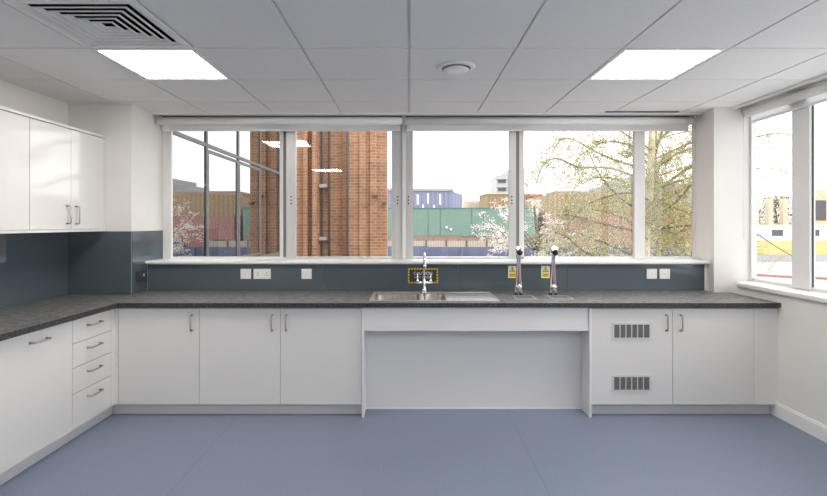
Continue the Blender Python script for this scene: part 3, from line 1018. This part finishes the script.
def wing():
    t = thing('glazed_building', 'glazed wing with grey frames seen through the leftmost window', 'building', (-2.6, 6.9, GROUND))
    X = -2.30
    y0, y1 = 4.70, 9.2
    obj('brick_body', B((-9, X - .06, y0, y1, GROUND, 5.2)), M['brick'], t)
    obj('end_frame', B((X - .08, X + .004, 4.64, y0, .9, 5.2)), M['wingframe'], t)
    obj('glazing', B((X - .02, X, y0, y1, .93, 5.2)), M['mirror'], t)
    obj('spandrel', B((X - .02, X + .015, y0, y1, GROUND, .93)), M['wingframe'], t)
    for y in (5.53, 6.56, 7.53, 8.63):
        obj('mullion', B((X, X + .014, y - .022, y + .022, .93, 5.2)), M['wingframe'], t)
    obj('transom', B((X, X + .013, y0, y1, 2.295, 2.335)), M['wingframe'], t)
    for (a, b) in ((5.552, 6.538), (6.582, 7.508)):
        w = .04
        bm = B((X, X + .010, a, a + w, .95, 2.27), (X, X + .010, b - w, b, .95, 2.27), (X, X + .010, a + w, b - w, 2.235, 2.27), (X, X + .010, a + w, b - w, .95, .985))
        obj('casement_frame', bm, M['wingframe'], t)
wing()

def brick_block():
    t = thing('brick_building', 'tall orange brick building with pilasters and downpipes', 'building', (-3, 13.0, GROUND))
    zt = 11
    y = 12.4
    k = .02541
    obj('wall', B((-8, -2.67, y, 15, GROUND, zt), (-2.67, -2.31, y + .10, 15, GROUND, zt), (-2.31, -1.63, y + .30, 15, GROUND, zt)), M['brick'], t)
    for (a, b) in ((-2.67, -2.56), (-2.44, -2.33)):
        obj('pilaster', B((a, b, y - .12, y + .3, GROUND, zt)), M['brick'], t)
    obj('corner_pier', B((-1.63, -.56, y, y + .5, GROUND, zt), (-1.70, -1.63, y + .1, y + .5, GROUND, zt)), M['brick'], t)
    obj('buttress', B((-1.26, -1.10, y - .05, y, GROUND, zt), (-.98, -.80, y - .08, y, GROUND, zt)), M['brick'], t)
    for (px, yy, r) in ((-2.24, y + .22, .028), (-2.06, y + .22, .025), (-1.56, y - .04, .03)):
        bm = bmesh.new()
        tube(bm, [(px, yy, GROUND), (px, yy, zt)], r, 10)
        obj('downpipe', bm, M['wingframe'], t)
    for (px, z) in ((-2.28, 2.35), (-2.28, 1.0)):
        obj('flood_light', B((px - .02, px + .17, y + .05, y + .3, z, z + .09), bev=.01), M['vyellow'], t)
    for (px, z) in ((-.86, 2.1), (-.62, 1.92)):
        obj('wall_bracket', B((px - .05, px + .05, y - .16, y, z, z + .05)), M['wingframe'], t)
brick_block()

def green_building():
    t = thing('green_building', 'long pale green clad building on a brick base', 'building', (4, 64, GROUND))
    obj('wall', B((-14, 15.8, 60, 68, .0, 3.28)), M['green'], t)
    obj('brick_base', B((-14, 15.8, 60.05, 68, GROUND, .0)), M['brick2'], t)
    obj('roof_edge', B((-14.05, 15.85, 59.95, 68, 3.28, 3.42)), M['greend'], t)
    for x in (2.35, 3.85, 7.7, 9.2, 14.2):
        obj('wall_joint', B((x - .03, x + .03, 59.96, 60, .0, 3.28)), M['greend'], t)
    obj('louvre_vent', B((7.9, 8.55, 59.9, 60, -.1, .62)), M['greend'], t)
    obj('louvre_vent', B((6.5, 7.4, 59.9, 60, -.1, .62)), M['green'], t)
    for (x, z) in ((4.62, 1.0), (5.15, .75)):
        bm = bmesh.new()
        lathe(bm, [(.12, 0), (.16, .15), (.10, .3)], (x, 60, z), (0, -1, 0), 12)
        obj('flood_light', bm, M['cabin'], t)
green_building()

def fence():
    t = thing('timber_fence', 'pale timber fence in front of the green building', 'fence', (4, 52, GROUND))
    obj('fence_panel', B((-10, 17, 52, 52.1, GROUND, -.38)), M['timber'], t)
    for k in range(12):
        x = -9 + k * 2.15
        obj('post', B((x, x + .14, 51.9, 52, GROUND, -.28)), M['branch'], t)
fence()

def hoarding():
    t = thing('blue_hoarding', 'dark blue site hoarding with paler band near the ground', 'hoarding', (10, 43, GROUND))
    obj('panel', B((-8, 1.7, 42.6, 42.7, GROUND, -.52), (1.7, 26, 43, 43.1, GROUND, -.60)), M['hoard'], t)
    obj('band', B((-8, 26, 42.5, 42.58, -1.52, -1.38)), M['hoardt'], t)
    for x in (-1.0, 4.6, 9.4, 14.2, 19.0):
        obj('post', B((x, x + .1, 42.58, 42.7 if x < 1.7 else 43.0, GROUND, -.7)), M['hoardt'], t)
hoarding()

def blue_building():
    t = thing('blue_building', 'big blue clad building with white slot windows behind green one', 'building', (3, 107, GROUND))
    bm = bmesh.new()
    prism(bm, [(-12, 100), (8.8, 100), (12.4, 113), (-12, 113)], GROUND, 8.2)
    obj('wall', bm, M['blueb'], t)
    bm = bmesh.new()
    prism(bm, [(-12.2, 99.7), (8.9, 99.7), (9.6, 104), (-12.2, 104)], 8.2, 8.75)
    obj('roof_edge', bm, M['greyb'], t)
    for (x, z, h) in ((1.6, 5.4, 2.1), (3.7, 5.6, 2.1), (6.2, 5.4, 2.2), (2.7, 4.2, 1.2), (5.0, 4.2, 1.1)):
        obj('window', B((x, x + .35, 99.9, 100, z, z + h)), M['cabin'], t)
blue_building()

def tower():
    t = thing('tower_block', 'distant white tower block with stacked balconies', 'building', (31, 156, GROUND))
    obj('wall', B((27, 35.5, 150, 162, GROUND, 16.5), (30.5, 35.5, 150, 162, 16.5, 18.2)), M['tower'], t)
    for k in range(5):
        obj('balcony', B((26.6, 30.2, 149, 150, 16.0 - 2.5 * k - .9, 16.0 - 2.5 * k)), M['tower'], t)
        obj('window', B((27.4, 29.8, 149.9, 150, 14.0 - 2.5 * k, 15.0 - 2.5 * k)), M['dwin'], t)
        obj('window', B((31.5, 34.0, 149.9, 150, 14.2 - 2.5 * k, 15.2 - 2.5 * k)), M['greyb'], t)
tower()

t = thing('brown_timber_building', 'ribbed brown timber building behind the blossom branches', 'building', (16, 84, GROUND))
obj('wall', B((12.7, 19.5, 80, 88, GROUND, 6.3)), M['brown'], t)
obj('roof_edge', B((12.5, 19.7, 79.8, 88, 6.3, 6.55)), M['beige'], t)
t = thing('beige_building', 'low beige building beside the blue one, far off', 'building', (11, 94, GROUND))
obj('wall', B((10.6, 14.6, 90, 96, GROUND, 5.7)), M['beige'], t)
for k in range(4):
    obj('window', B((10.9 + k * .95, 11.5 + k * .95, 89.9, 90, 4.3, 5.2)), M['tower'], t)
t = thing('steel_canopy', 'red steel canopy on posts right of the green building', 'canopy', (17.9, 71.5, GROUND))
obj('canopy_beam', B((16.4, 19.4, 70.5, 72.5, 5.40, 5.75)), M['redp'], t)
for x in (16.6, 17.9, 19.1):
    obj('post', B((x, x + .14, 70.6, 70.74, GROUND, 5.40)), M['redp'], t)
obj('roller_panel', B((16.5, 19.3, 72.3, 72.4, GROUND, 5.40)), M['tower'], t)
t = thing('brown_barn', 'wide brown timber barn with shallow roof behind the birch', 'building', (30, 64, GROUND))
bm = bmesh.new()
a = [(16.9, 2.4), (16.9, 5.0), (22, 5.2), (29, 4.6), (36, 3.9), (38, 3.8), (38, 2.4)]
f0 = [bm.verts.new((x, 60.2, z)) for x, z in a]
f1 = [bm.verts.new((x, 70, z)) for x, z in a]
bm.faces.new(f0)
bm.faces.new(list(reversed(f1)))
for i in range(len(a)):
    bm.faces.new((f0[i], f0[(i + 1) % len(a)], f1[(i + 1) % len(a)], f1[i]))
obj('timber_wall', bm, M['brown'], t)
obj('maroon_wall', B((16.9, 38, 60, 70, GROUND, 2.4)), M['maroon'], t)
for k in range(4):
    obj('door', B((18 + k * 4.8, 19.5 + k * 4.8, 59.95, 60, GROUND, -.5)), M['dwin'], t)
t = thing('grey_tower_block', 'hazy grey block on the skyline behind the birch', 'building', (52, 107, GROUND))
obj('wall', B((42, 62, 100, 114, GROUND, 9.6), (45, 52, 100, 114, 9.6, 11)), M['greyb'], t)
for k in range(6):
    obj('window', B((43 + 3 * k, 45 + 3 * k, 99.9, 100, 6.5, 8)), M['dwin'], t)
t = thing('orange_building', 'low orange rendered building on the skyline behind the birch', 'building', (34, 93, GROUND))
obj('wall', B((27, 41, 90, 96, GROUND, 7.2)), M['orangeb'], t)
obj('roof', B((26.8, 41.2, 89.8, 96, 7.2, 7.5)), M['greyb'], t)

# right-hand view
t = thing('columned_building', 'beige building with tall columns beyond the right window', 'building', (62, 82, GROUND))
for k in range(8):
    x = 46 + k * 2.3
    obj('column', B((x, x + .75, 78, 78.8, GROUND, 5.5)), M['beige'], t)
obj('parapet', B((45, 63, 78.9, 79.1, GROUND, 1.6)), M['orangeb'], t)
obj('wall', B((64, 86, 78, 79.4, GROUND, 7.0)), M['beige'], t)
for k in range(6):
    obj('window', B((65 + k * 3.2, 66.6 + k * 3.2, 77.9, 78, 2.0, 5.2)), M['dwin'], t)
for k in range(4):
    x = 41 + k * 8.2
    t = thing('site_cabin', ['white site cabin, leftmost of the row behind the yellow hoarding', 'white site cabin, second from the left behind the yellow hoarding',
              'white site cabin, second from the right behind the yellow hoarding', 'white site cabin, rightmost of the row behind the yellow hoarding'][k], 'site cabin', (x + 4, 63, GROUND), 'white site cabins')
    obj('wall', B((x, x + 8.0, 62, 64.6, GROUND, 1.3)), M['cabin'], t)
    for j in range(2):
        obj('window', B((x + 1.5 + 3.6 * j, x + 2.9 + 3.6 * j, 61.95, 62, -.1, .7)), M['dwin'], t)
t = thing('yellow_hoarding', 'long yellow site hoarding along the road beyond right window', 'hoarding', (52, 58, GROUND))
obj('panel', B((33, 75, 58, 58.1, -2.2, -.55)), M['hyellow'], t)
obj('concrete_base', B((33, 75, 57.8, 58.2, GROUND, -2.2)), M['tower'], t)
t = thing('traffic_island', 'pinkish kerbed traffic island on the road', 'traffic island', (31, 44, GROUND))
bm = bmesh.new()
prism(bm, [(27, 47), (26.8, 44), (31, 40), (40, 35), (41, 37), (33, 42)], GROUND, GROUND + .15)
obj('kerb', bm, M['maroon'], t)
bm = bmesh.new()
prism(bm, [(27.4, 46.4), (27.3, 44.2), (31.2, 40.5), (39.6, 35.8), (40.3, 37), (33, 41.6)], GROUND + .15, GROUND + .18)
obj('paving', bm, M['tower'], t)

# ------------------------------------------------------------------ trees
def at(px, py, d):
    return Vector(((px - 409) / 488 * d, d, H - (py - 224) / 488 * d))

def leaf(bm, p, s, rnd):
    a = Vector((rnd.gauss(0, 1), rnd.gauss(0, 1), rnd.gauss(0, 1))).normalized()
    b = Vector((rnd.gauss(0, 1), rnd.gauss(0, 1), rnd.gauss(0, 1))).cross(a).normalized()
    vs = [bm.verts.new(p + q) for q in (a * s, b * s * .6, -a * s, -b * s * .6)]
    bm.faces.new(vs)

def grow(bm, pts, r0, r1, seg=7):
    sp = spline(pts, 6)
    n = len(sp)
    tube(bm, sp, [r0 + (r1 - r0) * k / (n - 1) for k in range(n)], seg)
    return sp

def birch():
    rnd = random.Random(11)
    t = thing('birch_tree', 'weeping birch with pale trunk and yellow-green spring leaves', 'tree', (4.42, 9.2, GROUND))
    bm = bmesh.new()
    tr = grow(bm, [(4.42, 9.2, GROUND - .1), (4.44, 9.2, -1), (4.46, 9.2, 1.0), (4.55, 9.2, 2.4), (4.60, 9.25, 3.4), (4.50, 9.3, 5.6), (4.55, 9.2, 8.5)], .105, .03, 12)
    obj('trunk', bm, M['bark'], t)
    # (material, radius, points as px, py, depth)
    brs = [
        ('branchp', .020, [(650, 183, 9.2), (634, 176, 9.0), (610, 168, 8.8), (579, 167, 8.6), (557, 158.5, 8.5), (543, 166, 8.4), (536, 185, 8.4)]),
        ('branchp', .018, [(652, 172, 9.2), (634, 166, 9.4), (615, 160, 9.6), (594, 151, 9.7), (572, 139, 9.8), (560, 141, 9.8), (552, 152, 9.8)]),
        ('branch', .017, [(649, 200, 9.2), (630, 193, 9.0), (606, 197, 8.8), (585, 206, 8.6), (570, 222, 8.5)]),
        ('branch', .022, [(648, 240, 9.2), (634, 231, 9.0), (603, 224, 8.7), (586, 219, 8.5), (566, 214, 8.4)]),
        ('branch', .022, [(647, 262, 9.2), (625, 252, 9.4), (600, 241, 9.6), (580, 234, 9.7), (567, 229, 9.7)]),
        ('branch', .018, [(647, 268, 9.2), (610, 262, 8.7), (585, 252, 8.4), (567, 237, 8.2), (555, 232, 8.2)]),
        ('branch', .018, [(649, 215, 9.2), (630, 205, 9.8), (612, 190, 10.2), (598, 172, 10.4), (590, 155, 10.5), (586, 150, 10.5)]),
        ('branchp', .014, [(652, 150, 9.2), (632, 138, 9.0), (610, 126, 8.9), (585, 120, 8.8), (565, 128, 8.8)]),
        ('branchp', .014, [(652, 125, 9.2), (632, 112, 9.4), (605, 104, 9.6), (580, 108, 9.8), (562, 122, 9.9)]),
        ('branch', .030, [(647, 229, 9.2), (655, 220, 9.0), (663, 213.5, 8.9), (674, 204, 8.7), (692, 184.5, 8.5), (706, 170, 8.4)]),
        ('branchp', .014, [(648, 181, 9.2), (666, 173, 9.2), (688, 166.5, 9.2), (712, 160, 9.2)]),
        ('branchp', .014, [(652, 142, 9.2), (668, 136, 9.4), (685, 132, 9.6), (710, 130, 9.7)]),
        ('branch', .014, [(651, 165, 9.2), (666, 162, 9.0), (675, 155, 8.9), (685, 147, 8.8), (700, 128, 8.7)]),
        ('branch', .013, [(651, 184, 9.2), (668, 182, 9.5), (684, 181, 9.7), (705, 184, 9.8)]),
        ('branch', .016, [(649, 233, 9.2), (660, 229, 9.2), (669, 231, 9.3), (680, 236, 9.4), (692, 244, 9.5), (704, 256, 9.6)]),
        ('branch', .012, [(648, 205, 9.2), (660, 200, 9.0), (670, 206, 8.9), (690, 214, 8.8), (704, 222, 8.8)]),
        ('branchp', .014, [(653, 120, 9.3), (690, 95, 8.6), (735, 92, 7.9), (760, 100, 7.4), (776, 118, 7.2)]),
        ('branchp', .016, [(652, 160, 9.2), (700, 140, 8.6), (745, 137, 8.0), (760, 136, 7.8), (776, 133, 7.6), (796, 136, 7.4)]),
        ('branchp', .014, [(652, 190, 9.2), (700, 175, 8.6), (745, 170, 8.0), (770, 168, 7.8), (792, 174, 7.6)]),
        ('branch', .012, [(652, 230, 9.2), (700, 225, 8.6), (750, 232, 8.0), (775, 246, 7.8), (792, 256, 7.6)]),
    ]
    lv = bmesh.new()
    tw = bmesh.new()
    def strand(p, L, side, dens):
        p = Vector(p)
        d = Vector((side * rnd.uniform(.2, .9), rnd.uniform(-.5, .5), rnd.uniform(-.2, .35)))
        pts = [p.copy()]
        n = max(4, int(L / .09))
        for k in range(n):
            d += Vector((rnd.gauss(0, .12), rnd.gauss(0, .12), -.24))
            d.normalize()
            p = p + d * (L / n)
            pts.append(p.copy())
            for _ in range(dens):
                if rnd.random() < .8:
                    leaf(lv, p + Vector((rnd.gauss(0, .035), rnd.gauss(0, .035), rnd.gauss(0, .03))), rnd.uniform(.012, .026), rnd)
        tube(tw, pts, [.0032 - .0018 * k / (len(pts) - 1) for k in range(len(pts))], 3)
    for m_, r, cps in brs:
        bm = bmesh.new()
        sp = grow(bm, [at(c[0], c[1], c[2] - (0 if c[0] > 640 else .45)) for c in cps], r * 1.25, r * .4)
        obj('branch', bm, M[m_], t)
        n = len(sp)
        right = cps[-1][0] > 720
        for k in range(3, n):
            cnt = 2 if right else 3
            low = (224 - (sp[k].z - H) * 488 / sp[k].y) < 0
            for _ in range(cnt):
                if right and (k < n * .45 or rnd.random() < .35):
                    continue
                side = rnd.choice((-1, -1, 1))
                strand(sp[k], rnd.uniform(.35, 1.15), side, 1 if right else 2)
    # fine bushy growth filling the lower crown
    for _ in range(360):
        x = rnd.uniform(525, 710)
        y = rnd.uniform(182, 262)
        if x < 565 and rnd.random() < .65 or y < 200 and rnd.random() < .4:
            continue
        d = rnd.uniform(9.4, 12.0)
        strand(at(x, y, d), rnd.uniform(.3, .8), rnd.choice((-1, 1)), 2)
    for _ in range(380):
        x, y = rnd.uniform(560, 705), rnd.uniform(100, 190)
        if x < 600 and rnd.random() < .4:
            continue
        strand(at(x, y, rnd.uniform(8.2, 11.2)), rnd.uniform(.3, .9), rnd.choice((-1, 1)), 1)
    obj('twigs', tw, M['branchp'], t)
    f = obj('foliage', lv, M['leaf'], t, normals=False)
birch()

def broad_tree(x, y, h, label, seed):
    rnd = random.Random(seed)
    t = thing('broad_tree', label, 'tree', (x, y, GROUND))
    bm = bmesh.new()
    grow(bm, [(x, y, GROUND - .1), (x + .1, y, GROUND + h * .4), (x, y + .1, GROUND + h * .7), (x + .1, y, GROUND + h)], .16, .03, 10)
    obj('trunk', bm, M['branch'], t)
    lv = bmesh.new()
    for k in range(22):
        z = GROUND + h * (.28 + .030 * k)
        an = k * 2.4 + rnd.uniform(-.3, .3)
        L = rnd.uniform(1.8, 3.4)
        c, s_ = math.cos(an), math.sin(an)
        bm = bmesh.new()
        sp = grow(bm, [(x, y, z), (x + c * L * .4, y + s_ * L * .4, z + L * .28), (x + c * L * .8, y + s_ * L * .8, z + L * .36), (x + c * L, y + s_ * L, z + L * .26)], .05, .012, 6)
        for p in sp[4:]:
            for _ in range(3):
                d = Vector((rnd.gauss(0, 1), rnd.gauss(0, 1), rnd.gauss(.2, .6))).normalized() * rnd.uniform(.35, 1.0)
                q = p + d
                tube(bm, [p, p + d * .5 + Vector((0, 0, .06)), q], [.012, .008, .004], 4)
                for _ in range(7):
                    leaf(lv, p + d * rnd.random() + Vector((rnd.gauss(0, .07), rnd.gauss(0, .07), rnd.gauss(0, .07))), rnd.uniform(.025, .045), rnd)
        obj('branch', bm, M['branch'], t)
    obj('foliage', lv, M['leaf'], t, normals=False)
broad_tree(8.6, 17.0, 9.5, 'darker leafing tree standing behind the weeping birch', 21)

def blossom():
    rnd = random.Random(5)
    t = thing('blossom_tree', 'white blossom tree with spreading branches behind the boiling taps', 'tree', (4.3, 16.2, GROUND))
    bm = bmesh.new()
    grow(bm, [(4.3, 16.2, GROUND - .1), (4.25, 16.2, -1.4), (4.15, 16.1, -.2), (4.2, 16, .9), (4.1, 16, 2.0)], .13, .03, 10)
    obj('trunk', bm, M['branch'], t)
    fl = bmesh.new()
    ends = [(476, 226, 16), (482, 216, 15.6), (488, 236, 16.4), (492, 247, 15.5), (497, 206, 16.3), (478, 233, 16.4), (503, 200, 16),
            (486, 256, 16), (505, 214, 15.4), (498, 228, 16.8), (508, 250, 15.2), (535, 202, 16.5), (548, 215, 16), (552, 235, 16.4), (545, 250, 15.6), (530, 262, 15.6), (560, 256, 16.2), (575, 236, 15.8), (588, 251, 16.4), (602, 228, 15.9), (616, 247, 16.3), (566, 224, 15.2), (632, 256, 16)]
    for (ex, ey, ed) in ends:
        b0 = Vector((4.2, 16.1, rnd.uniform(-.6, 1.2)))
        b2 = at(ex, ey, ed)
        mid = (b0 + b2) / 2 + Vector((0, 0, rnd.uniform(-.05, .25)))
        bm = bmesh.new()
        sp = grow(bm, [b0, mid, b2], .022, .006, 6)
        obj('branch', bm, M['branch'], t)
        for p in sp[5:]:
            for c in range(rnd.randint(2, 4)):
                q = p + Vector((rnd.gauss(0, .10), rnd.gauss(0, .10), rnd.gauss(0, .07)))
                for _ in range(13):
                    leaf(fl, q + Vector((rnd.gauss(0, .05), rnd.gauss(0, .05), rnd.gauss(0, .035))), rnd.uniform(.018, .034), rnd)
    obj('blossom', fl, M['blossom'], t, normals=False)
blossom()

def far_tree(x, y, h, w, label, seed):
    rnd = random.Random(seed)
    t = thing('far_tree', label, 'tree', (x, y, GROUND), 'trees beyond the right window')
    bm = bmesh.new()
    grow(bm, [(x, y, GROUND - .1), (x + .1, y, GROUND + h * .5), (x, y, GROUND + h * .95)], .25, .05, 8)
    for k in range(26):
        z = GROUND + h * rnd.uniform(.25, .85)
        an = rnd.uniform(0, 6.28)
        L = w * rnd.uniform(.5, 1)
        grow(bm, [(x, y, z), (x + math.cos(an) * L * .5, y + math.sin(an) * L * .5, z + L * .35), (x + math.cos(an) * L, y + math.sin(an) * L, z + L * .6)], .07, .02, 4)
    obj('trunk', bm, M['treeb'], t)
    bm = bmesh.new()
    for _ in range(3200):
        an = rnd.uniform(0, 6.28)
        r = w * math.sqrt(rnd.random())
        z = GROUND + h * (.3 + .7 * rnd.random())
        r *= 1.15 - abs((z - GROUND) / h - .6)
        leaf(bm, Vector((x + r * math.cos(an), y + r * math.sin(an), z)), rnd.uniform(.10, .22), rnd)
    obj('foliage', bm, M['hedge'], t, normals=False)
far_tree(58.6, 86, 9.4, 2.5, 'olive tree behind the beige columns, leftmost beyond the right window', 1)
far_tree(64.6, 95, 10.2, 3.0, 'olive tree behind the beige columns, middle one beyond right window', 2)
far_tree(71.4, 95, 9.8, 3.0, 'olive tree behind beige columns, partly hidden by the window mullion', 3)

# ------------------------------------------------------------------ sky and colour management
w = bpy.data.worlds.new('overcast_sky')
S.world = w
w.use_nodes = True
nt = w.node_tree
bg = nt.nodes['Background']
tc = nt.nodes.new('ShaderNodeTexCoord')
nz = nt.nodes.new('ShaderNodeTexNoise')
nz.inputs['Scale'].default_value = 2.2
nz.inputs['Detail'].default_value = 5
rp = nt.nodes.new('ShaderNodeValToRGB')
rp.color_ramp.elements[0].position = .35
rp.color_ramp.elements[1].position = .7
rp.color_ramp.elements[0].color = (.92, .93, .95, 1)
rp.color_ramp.elements[1].color = (1, 1, 1, 1)
nt.links.new(tc.outputs['Generated'], nz.inputs['Vector'])
nt.links.new(nz.outputs['Fac'], rp.inputs['Fac'])
nt.links.new(rp.outputs['Color'], bg.inputs['Color'])
bg.inputs['Strength'].default_value = 3.0

vs = S.view_settings
S.display_settings.display_device = 'sRGB'
vs.view_transform = 'Standard'
vs.look = 'None'
vs.exposure = 0.16
vs.gamma = 1.0
vs.use_curve_mapping = False
cy_ = S.cycles
cy_.use_denoising = True
cy_.denoising_prefilter = 'NONE'
cy_.max_bounces = 10
cy_.diffuse_bounces = 6
cy_.glossy_bounces = 5
cy_.transparent_max_bounces = 16
cy_.sample_clamp_indirect = 16
cy_.caustics_reflective = False
cy_.caustics_refractive = False
